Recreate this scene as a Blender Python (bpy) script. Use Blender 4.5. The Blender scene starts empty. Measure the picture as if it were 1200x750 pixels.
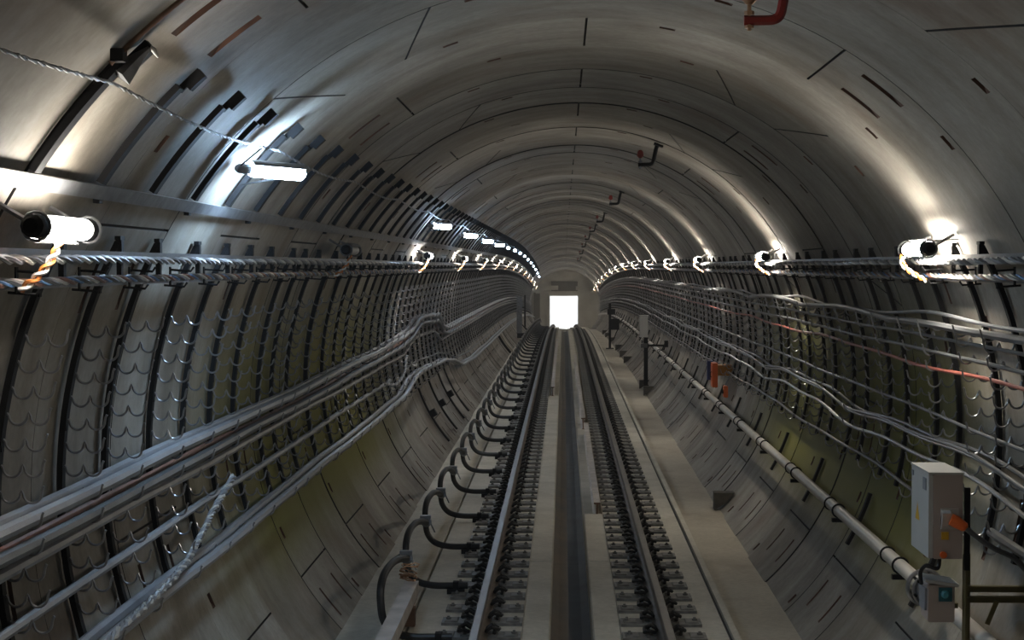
import bpy, math, random
from mathutils import Vector, Matrix
random.seed(7)
C = bpy.context.scene.collection
sc = bpy.context.scene
PI = math.pi
rad = math.radians

# ------------------------------------------------------------------ tunnel frame
R = 2.75                 # inner radius of the lining
XT, ZT = 0.08, 1.69      # tunnel axis, above top of rail
XC, ZC = -0.068, 2.82    # camera
Y0, RV = 54.5, 1690.0    # the line dips beyond this point

def drop(y):
    return 0.0 if y < Y0 else -(y - Y0) ** 2 / (2 * RV)

def tilt(y):
    return 0.0 if y < Y0 else -math.atan((y - Y0) / RV)

def sec(a, off=0.0):
    a = rad(a)
    return XT + (R - off) * math.cos(a), ZT + (R - off) * math.sin(a)

def wall_x(z, off, side):
    return XT + side * math.sqrt(max(0.0, (R - off) ** 2 - (z - ZT) ** 2))

# ------------------------------------------------------------------ materials
def new_mat(name):
    m = bpy.data.materials.new(name)
    m.use_nodes = True
    nt = m.node_tree
    return m, nt, nt.nodes['Principled BSDF']

W = 1.463                # ring width
YS = 11.15
def lin(c):
    return tuple(((v / 12.92) if v <= 0.04045 else ((v + 0.055) / 1.055) ** 2.4) for v in c)

def simple(name, col, rough=0.5, metal=0.0, var=0.25, scale=9.0, spec=0.5, bump=0.0):
    m, nt, b = new_mat(name)
    tc = nt.nodes.new('ShaderNodeTexCoord')
    n = nt.nodes.new('ShaderNodeTexNoise'); n.inputs['Scale'].default_value = scale; n.inputs['Detail'].default_value = 5
    r = nt.nodes.new('ShaderNodeValToRGB')
    lo = tuple(v * (1 - var) for v in col); hi = tuple(min(1, v * (1 + var)) for v in col)
    r.color_ramp.elements[0].color = lo + (1,); r.color_ramp.elements[1].color = hi + (1,)
    r.color_ramp.elements[0].position = 0.3; r.color_ramp.elements[1].position = 0.7
    nt.links.new(tc.outputs['Object'], n.inputs['Vector'])
    nt.links.new(n.outputs['Fac'], r.inputs['Fac'])
    nt.links.new(r.outputs['Color'], b.inputs['Base Color'])
    b.inputs['Roughness'].default_value = rough; b.inputs['Metallic'].default_value = metal
    b.inputs['Specular IOR Level'].default_value = spec
    if bump:
        bp = nt.nodes.new('ShaderNodeBump'); bp.inputs['Strength'].default_value = bump; bp.inputs['Distance'].default_value = 0.01
        nt.links.new(n.outputs['Fac'], bp.inputs['Height']); nt.links.new(bp.outputs['Normal'], b.inputs['Normal'])
    return m

def concrete(name, base, stain, green_cast=0.0, rough=0.6, big=0.5, streak=True, rust=0.0, spec=0.4, ring=False):
    m, nt, b = new_mat(name)
    N = nt.nodes.new; L = nt.links.new
    tc = N('ShaderNodeTexCoord')
    mp = N('ShaderNodeMapping'); mp.inputs['Scale'].default_value = (1, 1, 1)
    L(tc.outputs['Object'], mp.inputs['Vector'])
    n1 = N('ShaderNodeTexNoise'); n1.inputs['Scale'].default_value = big; n1.inputs['Detail'].default_value = 8; n1.inputs['Roughness'].default_value = 0.62
    L(mp.outputs['Vector'], n1.inputs['Vector'])
    n2 = N('ShaderNodeTexNoise'); n2.inputs['Scale'].default_value = 22; n2.inputs['Detail'].default_value = 6
    L(mp.outputs['Vector'], n2.inputs['Vector'])
    r1 = N('ShaderNodeValToRGB'); r1.color_ramp.elements[0].position = 0.36; r1.color_ramp.elements[1].position = 0.62
    r1.color_ramp.elements[0].color = stain + (1,); r1.color_ramp.elements[1].color = base + (1,)
    L(n1.outputs['Fac'], r1.inputs['Fac'])
    r2 = N('ShaderNodeValToRGB'); r2.color_ramp.elements[0].position = 0.25; r2.color_ramp.elements[1].position = 0.7
    r2.color_ramp.elements[0].color = (0.72, 0.72, 0.72, 1); r2.color_ramp.elements[1].color = (1, 1, 1, 1)
    L(n2.outputs['Fac'], r2.inputs['Fac'])
    mx = N('ShaderNodeMixRGB'); mx.blend_type = 'MULTIPLY'; mx.inputs['Fac'].default_value = 0.7
    L(r1.outputs['Color'], mx.inputs['Color1']); L(r2.outputs['Color'], mx.inputs['Color2'])
    out = mx.outputs['Color']
    if streak:   # water marks running round the ring: stretched along the wall, narrow along the line
        mp2 = N('ShaderNodeMapping'); mp2.inputs['Scale'].default_value = (0.7, 2.6, 0.7)
        L(tc.outputs['Object'], mp2.inputs['Vector'])
        n3 = N('ShaderNodeTexNoise'); n3.inputs['Scale'].default_value = 1.6; n3.inputs['Detail'].default_value = 5
        L(mp2.outputs['Vector'], n3.inputs['Vector'])
        r3 = N('ShaderNodeValToRGB'); r3.color_ramp.elements[0].position = 0.32; r3.color_ramp.elements[1].position = 0.6
        r3.color_ramp.elements[0].color = (0.62, 0.59, 0.55, 1); r3.color_ramp.elements[1].color = (1, 1, 1, 1)
        L(n3.outputs['Fac'], r3.inputs['Fac'])
        m3 = N('ShaderNodeMixRGB'); m3.blend_type = 'MULTIPLY'; m3.inputs['Fac'].default_value = 0.65
        L(out, m3.inputs['Color1']); L(r3.outputs['Color'], m3.inputs['Color2']); out = m3.outputs['Color']
    if ring:     # every ring was cast from a different batch
        sy = N('ShaderNodeSeparateXYZ'); L(tc.outputs['Object'], sy.inputs['Vector'])
        q1 = N('ShaderNodeMath'); q1.operation = 'SUBTRACT'; q1.inputs[1].default_value = YS; L(sy.outputs['Y'], q1.inputs[0])
        q2 = N('ShaderNodeMath'); q2.operation = 'DIVIDE'; q2.inputs[1].default_value = W; L(q1.outputs[0], q2.inputs[0])
        q3 = N('ShaderNodeMath'); q3.operation = 'FLOOR'; L(q2.outputs[0], q3.inputs[0])
        wn = N('ShaderNodeTexWhiteNoise'); wn.noise_dimensions = '1D'; L(q3.outputs[0], wn.inputs['W'])
        rw = N('ShaderNodeValToRGB'); rw.color_ramp.elements[0].color = (0.70, 0.67, 0.63, 1); rw.color_ramp.elements[1].color = (1, 1, 1, 1)
        L(wn.outputs['Value'], rw.inputs['Fac'])
        m6 = N('ShaderNodeMixRGB'); m6.blend_type = 'MULTIPLY'; m6.inputs['Fac'].default_value = 1.0
        L(out, m6.inputs['Color1']); L(rw.outputs['Color'], m6.inputs['Color2']); out = m6.outputs['Color']
    if rust:
        n5 = N('ShaderNodeTexNoise'); n5.inputs['Scale'].default_value = 1.1; n5.inputs['Detail'].default_value = 7
        mp5 = N('ShaderNodeMapping'); mp5.inputs['Location'].default_value = (13, 5, 2); mp5.inputs['Scale'].default_value = (1, 0.8, 1)
        L(tc.outputs['Object'], mp5.inputs['Vector']); L(mp5.outputs['Vector'], n5.inputs['Vector'])
        r5 = N('ShaderNodeValToRGB'); r5.color_ramp.elements[0].position = 0.56; r5.color_ramp.elements[1].position = 0.74
        r5.color_ramp.elements[0].color = (0, 0, 0, 1); r5.color_ramp.elements[1].color = (rust, rust, rust, 1)
        L(n5.outputs['Fac'], r5.inputs['Fac'])
        m5 = N('ShaderNodeMixRGB'); m5.inputs['Color2'].default_value = (0.16, 0.085, 0.05, 1)
        L(r5.outputs['Color'], m5.inputs['Fac']); L(out, m5.inputs['Color1']); out = m5.outputs['Color']
    if green_cast:    # yellow-green flare cast painted into the wall colour, banded along and up
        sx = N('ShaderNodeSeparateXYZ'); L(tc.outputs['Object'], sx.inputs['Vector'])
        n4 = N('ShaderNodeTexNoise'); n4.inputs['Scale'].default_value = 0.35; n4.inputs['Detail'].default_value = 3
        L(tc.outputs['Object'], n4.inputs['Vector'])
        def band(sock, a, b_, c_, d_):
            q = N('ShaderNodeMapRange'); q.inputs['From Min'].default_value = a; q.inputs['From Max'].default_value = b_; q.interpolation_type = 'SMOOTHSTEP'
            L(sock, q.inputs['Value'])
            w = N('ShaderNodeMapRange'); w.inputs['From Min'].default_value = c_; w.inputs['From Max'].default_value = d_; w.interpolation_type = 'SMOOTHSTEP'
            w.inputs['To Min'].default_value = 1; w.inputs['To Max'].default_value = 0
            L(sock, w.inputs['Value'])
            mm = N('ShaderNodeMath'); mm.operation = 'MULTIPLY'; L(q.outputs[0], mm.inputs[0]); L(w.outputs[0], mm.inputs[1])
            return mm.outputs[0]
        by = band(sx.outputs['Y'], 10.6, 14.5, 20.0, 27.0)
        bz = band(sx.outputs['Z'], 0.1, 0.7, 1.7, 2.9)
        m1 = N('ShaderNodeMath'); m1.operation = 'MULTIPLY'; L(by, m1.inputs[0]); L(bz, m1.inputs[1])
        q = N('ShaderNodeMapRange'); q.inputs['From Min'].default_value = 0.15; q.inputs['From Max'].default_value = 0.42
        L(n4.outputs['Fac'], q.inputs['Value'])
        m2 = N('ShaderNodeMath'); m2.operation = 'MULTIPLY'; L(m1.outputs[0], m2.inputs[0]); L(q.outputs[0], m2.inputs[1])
        m4 = N('ShaderNodeMath'); m4.operation = 'MULTIPLY'; L(m2.outputs[0], m4.inputs[0]); m4.inputs[1].default_value = green_cast
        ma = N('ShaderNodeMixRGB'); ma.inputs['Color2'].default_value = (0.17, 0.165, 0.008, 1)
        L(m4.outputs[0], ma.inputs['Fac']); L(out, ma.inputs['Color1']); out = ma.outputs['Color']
    L(out, b.inputs['Base Color'])
    rr = N('ShaderNodeMapRange'); rr.inputs['To Min'].default_value = rough - 0.12; rr.inputs['To Max'].default_value = rough + 0.14
    L(n1.outputs['Fac'], rr.inputs['Value']); L(rr.outputs[0], b.inputs['Roughness'])
    b.inputs['Specular IOR Level'].default_value = spec
    bp = N('ShaderNodeBump'); bp.inputs['Strength'].default_value = 0.25; bp.inputs['Distance'].default_value = 0.006
    L(n2.outputs['Fac'], bp.inputs['Height']); L(bp.outputs['Normal'], b.inputs['Normal'])
    return m

def emit(name, col, s):
    m, nt, b = new_mat(name)
    b.inputs['Base Color'].default_value = (0.8, 0.8, 0.8, 1)
    b.inputs['Emission Color'].default_value = col + (1,)
    b.inputs['Emission Strength'].default_value = s
    return m

M = {}
M['lining'] = concrete('lining_concrete', (0.46, 0.44, 0.405), (0.27, 0.25, 0.22), green_cast=0.9, rough=0.66, spec=0.32, big=0.9, rust=0.4, ring=True)
M['pocket'] = simple('pocket_concrete', (0.10, 0.05, 0.034), 0.9, var=0.4, scale=6)
M['joint'] = simple('joint_gasket', (0.03, 0.028, 0.026), 0.9, var=0.3)
M['slab'] = concrete('slab_concrete', (0.68, 0.645, 0.56), (0.52, 0.49, 0.41), rough=0.65, big=1.6, streak=False)
M['invert'] = concrete('invert_concrete', (0.58, 0.54, 0.455), (0.43, 0.385, 0.31), rough=0.7, big=0.7, streak=False, rust=0.45)
M['drain'] = concrete('drain_concrete', (0.13, 0.10, 0.07), (0.06, 0.05, 0.04), rough=0.6, big=1.2, streak=False)
M['water'] = simple('drain_bed', (0.03, 0.034, 0.036), 0.7, var=0.5, scale=2.2, spec=0.6, bump=0.15)
M['rail'] = simple('rail_steel', (0.16, 0.13, 0.11), 0.5, 0.5, var=0.3, scale=4)
M['railtop'] = simple('rail_running_face', (0.17, 0.16, 0.15), 0.38, 0.6, var=0.15, scale=6)
M['plate'] = simple('fastener_steel', (0.17, 0.165, 0.155), 0.55, 0.2, var=0.3, scale=14)
M['clip'] = simple('clip_black', (0.018, 0.017, 0.016), 0.55, 0.3, var=0.3)
M['black'] = simple('black_steel', (0.007, 0.007, 0.008), 0.7, 0.0, var=0.3, spec=0.2)
M['galv'] = simple('galvanised_steel', (0.34, 0.345, 0.36), 0.32, 0.85, var=0.2, scale=20)
M['galvdull'] = simple('dull_galvanised_steel', (0.22, 0.225, 0.235), 0.42, 0.6, var=0.25, scale=12)
M['cablegrey'] = simple('grey_cable_sheath', (0.24, 0.25, 0.27), 0.42, 0.0, var=0.15, scale=5)
M['cabledark'] = simple('dark_grey_cable_sheath', (0.075, 0.078, 0.082), 0.42, 0.0, var=0.2, scale=5)
M['cablemid'] = simple('mid_grey_cable_sheath', (0.13, 0.135, 0.14), 0.36, 0.0, var=0.2, scale=5)
M['trayblack'] = simple('tray_paint', (0.07, 0.072, 0.078), 0.5, 0.3, var=0.25)
M['cablered'] = simple('red_cable_sheath', (0.42, 0.12, 0.09), 0.45, 0.0, var=0.15)
M['cablewhite'] = simple('white_cable_sheath', (0.5, 0.49, 0.46), 0.4, 0.0, var=0.1)
M['cableorange'] = simple('orange_cable_sheath', (0.62, 0.22, 0.05), 0.45, 0.0, var=0.15)
M['cableblue'] = simple('blue_cable_sheath', (0.10, 0.22, 0.45), 0.45, 0.0, var=0.15)
M['brown'] = simple('brown_conduit', (0.20, 0.10, 0.075), 0.5, 0.0, var=0.25)
M['hose'] = simple('black_conduit_hose', (0.012, 0.012, 0.013), 0.45, 0.0, var=0.3)
M['pipe'] = simple('painted_fire_main', (0.55, 0.52, 0.47), 0.4, 0.0, var=0.12, scale=3)
M['rust'] = simple('rusty_steel', (0.15, 0.085, 0.055), 0.7, 0.2, var=0.4, scale=8)
M['beam'] = simple('worn_steel_beam', (0.52, 0.48, 0.45), 0.5, 0.1, var=0.25, scale=5)
M['wedge'] = simple('wedge_steel', (0.07, 0.062, 0.05), 0.7, 0.1, var=0.3)
M['red'] = simple('red_oxide_paint', (0.24, 0.022, 0.016), 0.45, 0.0, var=0.25)
M['boxgrey'] = simple('cabinet_paint', (0.50, 0.50, 0.48), 0.4, 0.0, var=0.06, scale=3)
M['boxpink'] = simple('cabinet_side_paint', (0.44, 0.37, 0.335), 0.45, 0.0, var=0.06, scale=3)
M['orange'] = simple('orange_plastic', (0.85, 0.16, 0.025), 0.4, 0.0, var=0.08)
M['amber'] = simple('amber_plastic', (0.42, 0.17, 0.02), 0.5, 0.0, var=0.15)
M['yellow'] = simple('yellow_sticker', (0.62, 0.36, 0.02), 0.5, 0.0, var=0.05)
M['navy'] = simple('navy_enamel', (0.03, 0.045, 0.16), 0.4, 0.0, var=0.1)
M['teal'] = simple('teal_plastic', (0.02, 0.12, 0.15), 0.3, 0.0, var=0.1)
M['tealknob'] = simple('teal_knob', (0.06, 0.26, 0.32), 0.3, 0.0, var=0.1)
M['olive'] = simple('olive_painted_steel', (0.12, 0.10, 0.035), 0.5, 0.2, var=0.3)
M['copper'] = simple('bare_copper_wire', (0.55, 0.33, 0.2), 0.35, 0.8, var=0.2)
M['white'] = simple('white_plaster', (0.8, 0.8, 0.8), 0.8, var=0.05)
M['enddark'] = concrete('headwall_concrete', (0.22, 0.21, 0.19), (0.15, 0.14, 0.125), rough=0.7, big=0.6, streak=False)
M['endgrey'] = concrete('bulkhead_concrete', (0.66, 0.65, 0.60), (0.5, 0.48, 0.43), rough=0.7, big=0.6, streak=False)
M['warm'] = emit('lamp_warm_white', (1.0, 0.94, 0.84), 85.0)
M['warmer'] = emit('lamp_cream_white', (1.0, 0.92, 0.79), 115.0)
M['warmcord'] = simple('white_cord', (0.8, 0.78, 0.74), 0.4, var=0.05)
M['cold'] = emit('lamp_cold_white', (0.50, 0.72, 1.0), 80.0)
M['coldnear'] = emit('lamp_blue_white', (0.50, 0.73, 1.0), 230.0)
M['hall'] = emit('hall_lamp', (0.95, 0.98, 1.0), 7.0)
M['deadlamp'] = simple('unlit_diffuser', (0.45, 0.46, 0.45), 0.4, var=0.05)

# ------------------------------------------------------------------ mesh builder
class MB:
    def __init__(s):
        s.v = []; s.f = []; s.m = []; s.key = {}
    def quad(s, pts, mi=0):
        b = len(s.v); s.v += [tuple(p) for p in pts]; s.f.append(tuple(range(b, b + len(pts)))); s.m.append(mi)
    def shared(s, pts, mi=0):
        ids = []
        for p in pts:
            k = (round(p[0], 4), round(p[1], 4), round(p[2], 4))
            if k not in s.key:
                s.key[k] = len(s.v); s.v.append(tuple(p))
            i = s.key[k]
            if i not in ids: ids.append(i)
        if len(ids) >= 3:
            s.f.append(tuple(ids)); s.m.append(mi)
    def box(s, c, d, mi=0, rot=None, taper=1.0):
        hx, hy, hz = d[0] / 2, d[1] / 2, d[2] / 2
        p = []
        for z in (-hz, hz):
            t = taper if z > 0 else 1.0
            for x, y in ((-hx, -hy), (hx, -hy), (hx, hy), (-hx, hy)):
                v = Vector((x * t, y * t, z))
                if rot is not None: v = rot @ v
                p.append(v + Vector(c))
        b = len(s.v); s.v += [tuple(q) for q in p]
        for f in ((3, 2, 1, 0), (4, 5, 6, 7), (0, 1, 5, 4), (1, 2, 6, 5), (2, 3, 7, 6), (3, 0, 4, 7)):
            s.f.append(tuple(b + i for i in f)); s.m.append(mi)
    def prism(s, poly, y0, y1, mi=0):          # poly in x-z, extruded along y
        n = len(poly); b = len(s.v)
        s.v += [(x, y0, z) for x, z in poly] + [(x, y1, z) for x, z in poly]
        s.f.append(tuple(b + i for i in range(n))); s.m.append(mi)
        s.f.append(tuple(b + n + i for i in reversed(range(n)))); s.m.append(mi)
        for i in range(n):
            j = (i + 1) % n
            s.f.append((b + j, b + i, b + n + i, b + n + j)); s.m.append(mi)
    def tube(s, pts, r, n=8, mi=0, caps=True):
        P = [Vector(p) for p in pts]
        if len(P) < 2: return
        rs = r if isinstance(r, (list, tuple)) else [r] * len(P)
        T = []
        for i in range(len(P)):
            a = P[max(0, i - 1)]; c = P[min(len(P) - 1, i + 1)]
            t = (c - a); T.append(t.normalized() if t.length > 1e-9 else Vector((0, 1, 0)))
        up = Vector((0, 0, 1)) if abs(T[0].z) < 0.9 else Vector((1, 0, 0))
        nrm = (up - T[0] * up.dot(T[0])).normalized()
        b = len(s.v)
        for i, p in enumerate(P):
            nrm = (nrm - T[i] * nrm.dot(T[i])).normalized()
            bi = T[i].cross(nrm)
            for k in range(n):
                a = 2 * PI * k / n
                s.v.append(tuple(p + (nrm * math.cos(a) + bi * math.sin(a)) * rs[i]))
        for i in range(len(P) - 1):
            for k in range(n):
                k2 = (k + 1) % n
                s.f.append((b + i * n + k, b + i * n + k2, b + (i + 1) * n + k2, b + (i + 1) * n + k)); s.m.append(mi)
        if caps:
            s.f.append(tuple(b + k for k in reversed(range(n)))); s.m.append(mi)
            e = b + (len(P) - 1) * n
            s.f.append(tuple(e + k for k in range(n))); s.m.append(mi)
    def torus(s, c, axis, Rr, r, n=20, k=6, mi=0):
        ax = Vector(axis).normalized()
        u = ax.orthogonal().normalized(); w = ax.cross(u)
        b = len(s.v)
        for i in range(n):
            a = 2 * PI * i / n; d = u * math.cos(a) + w * math.sin(a)
            for j in range(k):
                q = 2 * PI * j / k
                s.v.append(tuple(Vector(c) + d * (Rr + r * math.cos(q)) + ax * r * math.sin(q)))
        for i in range(n):
            for j in range(k):
                i2 = (i + 1) % n; j2 = (j + 1) % k
                s.f.append((b + i * k + j, b + i2 * k + j, b + i2 * k + j2, b + i * k + j2)); s.m.append(mi)
    def data(s, name, mats, smooth=True, angle=35):
        me = bpy.data.meshes.new(name)
        me.from_pydata(s.v, [], s.f)
        for q in (mats if isinstance(mats, (list, tuple)) else [mats]):
            me.materials.append(q)
        me.polygons.foreach_set('material_index', s.m)
        me.polygons.foreach_set('use_smooth', [smooth] * len(s.f))
        me.validate(); me.update()
        if smooth:
            me.set_sharp_from_angle(angle=rad(angle))
        return me
    def build(s, name, mats, parent=None, loc=(0, 0, 0), smooth=True, angle=35):
        o = bpy.data.objects.new(name, s.data(name, mats, smooth, angle))
        C.objects.link(o); o.location = loc
        if parent: o.parent = parent
        return o

def tag(o, label, cat, group=None, kind=None):
    o['label'] = label; o['category'] = cat
    if group: o['group'] = group
    if kind: o['kind'] = kind
    return o

def struct(o):
    o['kind'] = 'structure'; return o

def empty(name, loc, label, cat, group=None):
    o = bpy.data.objects.new(name, None); C.objects.link(o); o.location = loc
    o.empty_display_size = 0.1
    return tag(o, label, cat, group)

def link_copy(src, parent=None):
    c = src.copy(); C.objects.link(c)
    if parent is not None: c.parent = parent
    for k in list(src.children):
        link_copy(k, c)
    return c

ONES = ['', 'first', 'second', 'third', 'fourth', 'fifth', 'sixth', 'seventh', 'eighth', 'ninth', 'tenth', 'eleventh', 'twelfth',
        'thirteenth', 'fourteenth', 'fifteenth', 'sixteenth', 'seventeenth', 'eighteenth', 'nineteenth']
TENS = {2: ('twentieth', 'twenty'), 3: ('thirtieth', 'thirty'), 4: ('fortieth', 'forty'), 5: ('fiftieth', 'fifty')}
def nth(n):
    if n < 20: return ONES[n]
    t, u = divmod(n, 10)
    return TENS[t][0] if u == 0 else TENS[t][1] + '-' + ONES[u]

# ------------------------------------------------------------------ lining
W = 1.463
YS = 11.15
def ring_joints(k):
    """(angle near, angle far) of each joint between two segments, and where its bolt slots sit (+1/-1)."""
    if k % 2 == 0:
        j = [(90, 90, -1), (151, 151, 1), (212, 212, 1), (-33, -33, -1)]
        j += [(38.9, 32.8, 0), (17.0, 23.0, 0)] if (k // 2) % 2 else [(28.4, 28.4, -1)]
    elif ((k + 1) // 2) % 2 == 0:
        j = [(58.6, 58.6, -1), (-3, -3, -1), (130.8, 125, 1), (109.2, 115.5, 0), (189.6, 189.6, 1), (-58, -58, 0)]
    else:
        j = [(120.2, 120.2, 1), (182, 182, 1), (69.4, 62.9, 0), (49.2, 55.0, -1), (-10, -10, -1), (232, 232, 0)]
    return j

def lining(name, a0, a1):
    mb = MB()
    k = -22
    while YS + k * W < 136.0:
        y0 = YS + k * W; y1 = min(y0 + W, 136.0)
        near = 2.0 < y0 < 44
        mid = y0 < 75
        rs = random.Random(k * 7 + 3)
        jog = rs.uniform(-0.008, 0.008); cone = rs.uniform(-0.009, 0.009)
        step = 1.5 if near else 3.0
        joints = ring_joints(k)
        cols = []          # (a_near, a_far, code to the next col)
        pockets = []       # (aA, aB, yA, yB, depthA, depthB)
        if near or (mid and y0 > 2):
            for an, af, d in joints:
                if d and an == af:
                    s0 = an + d * 3.9; s1 = s0 + d * 6.2
                    for yy in (0.34, 1.06):
                        w = 0.09 if 30 < an < 150 else 0.05
                        pockets.append((min(s0, s1), max(s0, s1), yy - w / 2 - 0.005, yy + w / 2 + 0.005,
                                        0.075 if s0 < s1 else 0.0, 0.0 if s0 < s1 else 0.075))
            for q in (74.9, 43.0, 105.2, 137.0, 200.0, 222.0, -20.0, -43.5, 12.0):
                q2 = q + (0.0 if k % 2 else 5.0)
                pockets.append((q2 - 2.2, q2, 0.13, 0.21, 0.0 if q < 90 else 0.06, 0.06 if q < 90 else 0.0))
        def free(a, b):
            return all(b < min(n_, f_) - 0.6 or a > max(n_, f_) + 0.6 for n_, f_, _ in joints) and a > a0 + 0.3 and b < a1 - 0.3
        good = []
        for p in sorted(pockets):
            if free(p[0], p[1]) and all(p[1] < g[0] - 0.3 or p[0] > g[1] + 0.3 or g[0] == p[0] and g[1] == p[1] for g in good):
                good.append(p)
        pockets = good
        gw = 0.16
        br = [(a0, a0), (a1, a1)]
        gro = []
        for an, af, d in joints:
            if a0 + 0.5 < an < a1 - 0.5 and a0 + 0.5 < af < a1 - 0.5:
                br += [(an - gw, af - gw), (an + gw, af + gw)]; gro.append(((an + af) / 2))
        for p in pockets:
            for a in (p[0], p[1]):
                if (a, a) not in br: br.append((a, a))
        br.sort(key=lambda t: t[0] + t[1])
        cols = [br[0]]
        for i in range(len(br) - 1):
            p, q = br[i], br[i + 1]
            n = max(1, int(math.ceil(max(q[0] - p[0], q[1] - p[1]) / step)))
            for t in range(1, n + 1):
                cols.append((p[0] + (q[0] - p[0]) * t / n, p[1] + (q[1] - p[1]) * t / n))
        ys = [0.0, 0.013, W - 0.0, ]
        if y1 - y0 < W - 0.01: ys = [0.0, 0.013, y1 - y0]
        if near or mid:
            ys += [p[2] for p in pockets] + [p[3] for p in pockets]
        ys = sorted(set(round(v, 5) for v in ys if v <= y1 - y0 + 1e-6))
        nc, nr = len(cols) - 1, len(ys) - 1
        def cell(i, j):
            ym = (ys[j] + ys[j + 1]) / 2; am = (cols[i][0] + cols[i + 1][0] + cols[i][1] + cols[i + 1][1]) / 4
            if j == 0: return ('g',)
            if any(abs(am - g) < gw * 0.6 for g in gro): return ('g',)
            for p in pockets:
                if p[0] < am < p[1] and p[2] < ym < p[3]: return ('p',) + p
            return None
        def depth(c, a):
            if c is None: return 0.0
            if c[0] == 'g': return 0.03
            t = (a - c[1]) / (c[2] - c[1])
            return max(0.0005, c[5] + (c[6] - c[5]) * t)
        def pt(i, j, d):
            y = ys[j]; t = y / W
            a = cols[i][0] * (1 - t) + cols[i][1] * t
            x, z = sec(a, -(d + jog + cone * (t - 0.5)))
            yy = y0 + y
            return (x, yy, z + drop(yy))
        cells = [[cell(i, j) for j in range(nr)] for i in range(nc)]
        for i in range(nc):
            for j in range(nr):
                c = cells[i][j]
                aL = (cols[i][0] + cols[i][1]) / 2; aR = (cols[i + 1][0] + cols[i + 1][1]) / 2
                mi = 0 if c is None else (1 if c[0] == 'g' else 2)
                dL, dR = depth(c, aL), depth(c, aR)
                mb.shared([pt(i, j, dL), pt(i + 1, j, dR), pt(i + 1, j + 1, dR), pt(i, j + 1, dL)], mi)
                if i + 1 < nc and cells[i + 1][j] != c:
                    d2 = depth(cells[i + 1][j], aR)
                    if abs(d2 - dR) > 0.0008:
                        mb.shared([pt(i + 1, j, dR), pt(i + 1, j, d2), pt(i + 1, j + 1, d2), pt(i + 1, j + 1, dR)], max(mi, 1))
                if j + 1 < nr and cells[i][j + 1] != c:
                    c2 = cells[i][j + 1]
                    e, f = depth(c2, aL), depth(c2, aR)
                    if abs(e - dL) > 0.0008 or abs(f - dR) > 0.0008:
                        mb.shared([pt(i, j + 1, dL), pt(i + 1, j + 1, dR), pt(i + 1, j + 1, f), pt(i, j + 1, e)], max(mi, 1))
        k += 1
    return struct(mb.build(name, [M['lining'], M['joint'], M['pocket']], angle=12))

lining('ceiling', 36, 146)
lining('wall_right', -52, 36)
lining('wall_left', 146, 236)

# ------------------------------------------------------------------ floor
def ysteps(a, b, fine=6.0):
    n = max(1, int(math.ceil((b - a) / fine)))
    return [a + (b - a) * i / n for i in range(n + 1)]

def strip(mb, poly, ya, yb, mi=0, fine=6.0):
    """A cross-section polyline (x, z) swept along the line, following the dip."""
    yy = ysteps(ya, yb, fine if yb > Y0 else 50)
    for p, q in zip(yy[:-1], yy[1:]):
        for (xa, za), (xb, zb) in zip(poly[:-1], poly[1:]):
            mb.quad([(xa, p, za + drop(p)), (xb, p, zb + drop(p)), (xb, q, zb + drop(q)), (xa, q, za + drop(q))], mi)
        if len(poly) > 2 and p == yy[0]:
            pass
mb = MB()
SL = -0.20
js = [-24.0] + [6.2 + 11.2 * i for i in range(12)]
js = [j for j in js if j < 134] + [136.0]
for a, b in zip(js[:-1], js[1:]):
    a2 = a + 0.012
    for s in (-1, 1):
        poly = [(s * 0.405, -0.52), (s * 0.405, SL - 0.008), (s * 0.412, SL), (s * 1.352, SL), (s * 1.365, SL - 0.012), (s * 1.365, -0.42)]
        if s < 0: poly = poly[::-1]
        strip(mb, poly, a2, b)
    strip(mb, [(-1.365, -0.23), (1.365, -0.23)], a, a2, 1)
strip(mb, [(1.30, SL), (1.305, SL + 0.028), (1.36, SL + 0.028), (1.366, SL - 0.012)], -24, 136)
strip(mb, [(1.28, SL + 0.002), (1.30, SL + 0.002)], -24, 136, 1)
for s, yl in ((1, 20.75), (-1, 39.4)):      # inner strip along the drain, high nearer the camera and low beyond
    for ya, yb, zz in ((-24, yl, SL), (yl, 136, SL - 0.10)):
        cuts = [ya] + [j for j in js if ya < j < yb] + [yb]
        for p, q in zip(cuts[:-1], cuts[1:]):
            poly = [(s * 0.178, -0.52), (s * 0.178, zz - 0.012), (s * 0.19, zz), (s * 0.405, zz)]
            strip(mb, poly[::-1] if s < 0 else poly, p + (0.012 if p in js else 0), q)
    for a, b in ((0.178, 0.405),):
        mb.quad([(s * a, yl, SL - 0.10), (s * b, yl, SL - 0.10), (s * b, yl, SL), (s * a, yl, SL)])
struct(mb.build('floor', [M['slab'], M['joint']], smooth=False))
mb = MB()
strip(mb, [(-2.2, SL - 0.005), (-1.385, SL - 0.005), (-1.385, -0.42)], -24, 136, 1)
strip(mb, [(1.385, -0.42), (1.385, -0.33), (2.15, -0.33)], -24, 136)
strip(mb, [(-1.4, -0.42), (-1.36, -0.42)], -24, 136); strip(mb, [(1.36, -0.42), (1.4, -0.42)], -24, 136)
struct(mb.build('floor_invert', [M['invert'], M['slab']], smooth=False))
mb = MB()
strip(mb, [(-0.18, -0.42), (-0.11, -0.475), (-0.02, -0.49)], -24, 136, 0)
strip(mb, [(-0.02, -0.49), (0.10, -0.485), (0.18, -0.45)], -24, 136, 1)
struct(mb.build('floor_drain', [M['drain'], M['water']], smooth=False))

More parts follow.
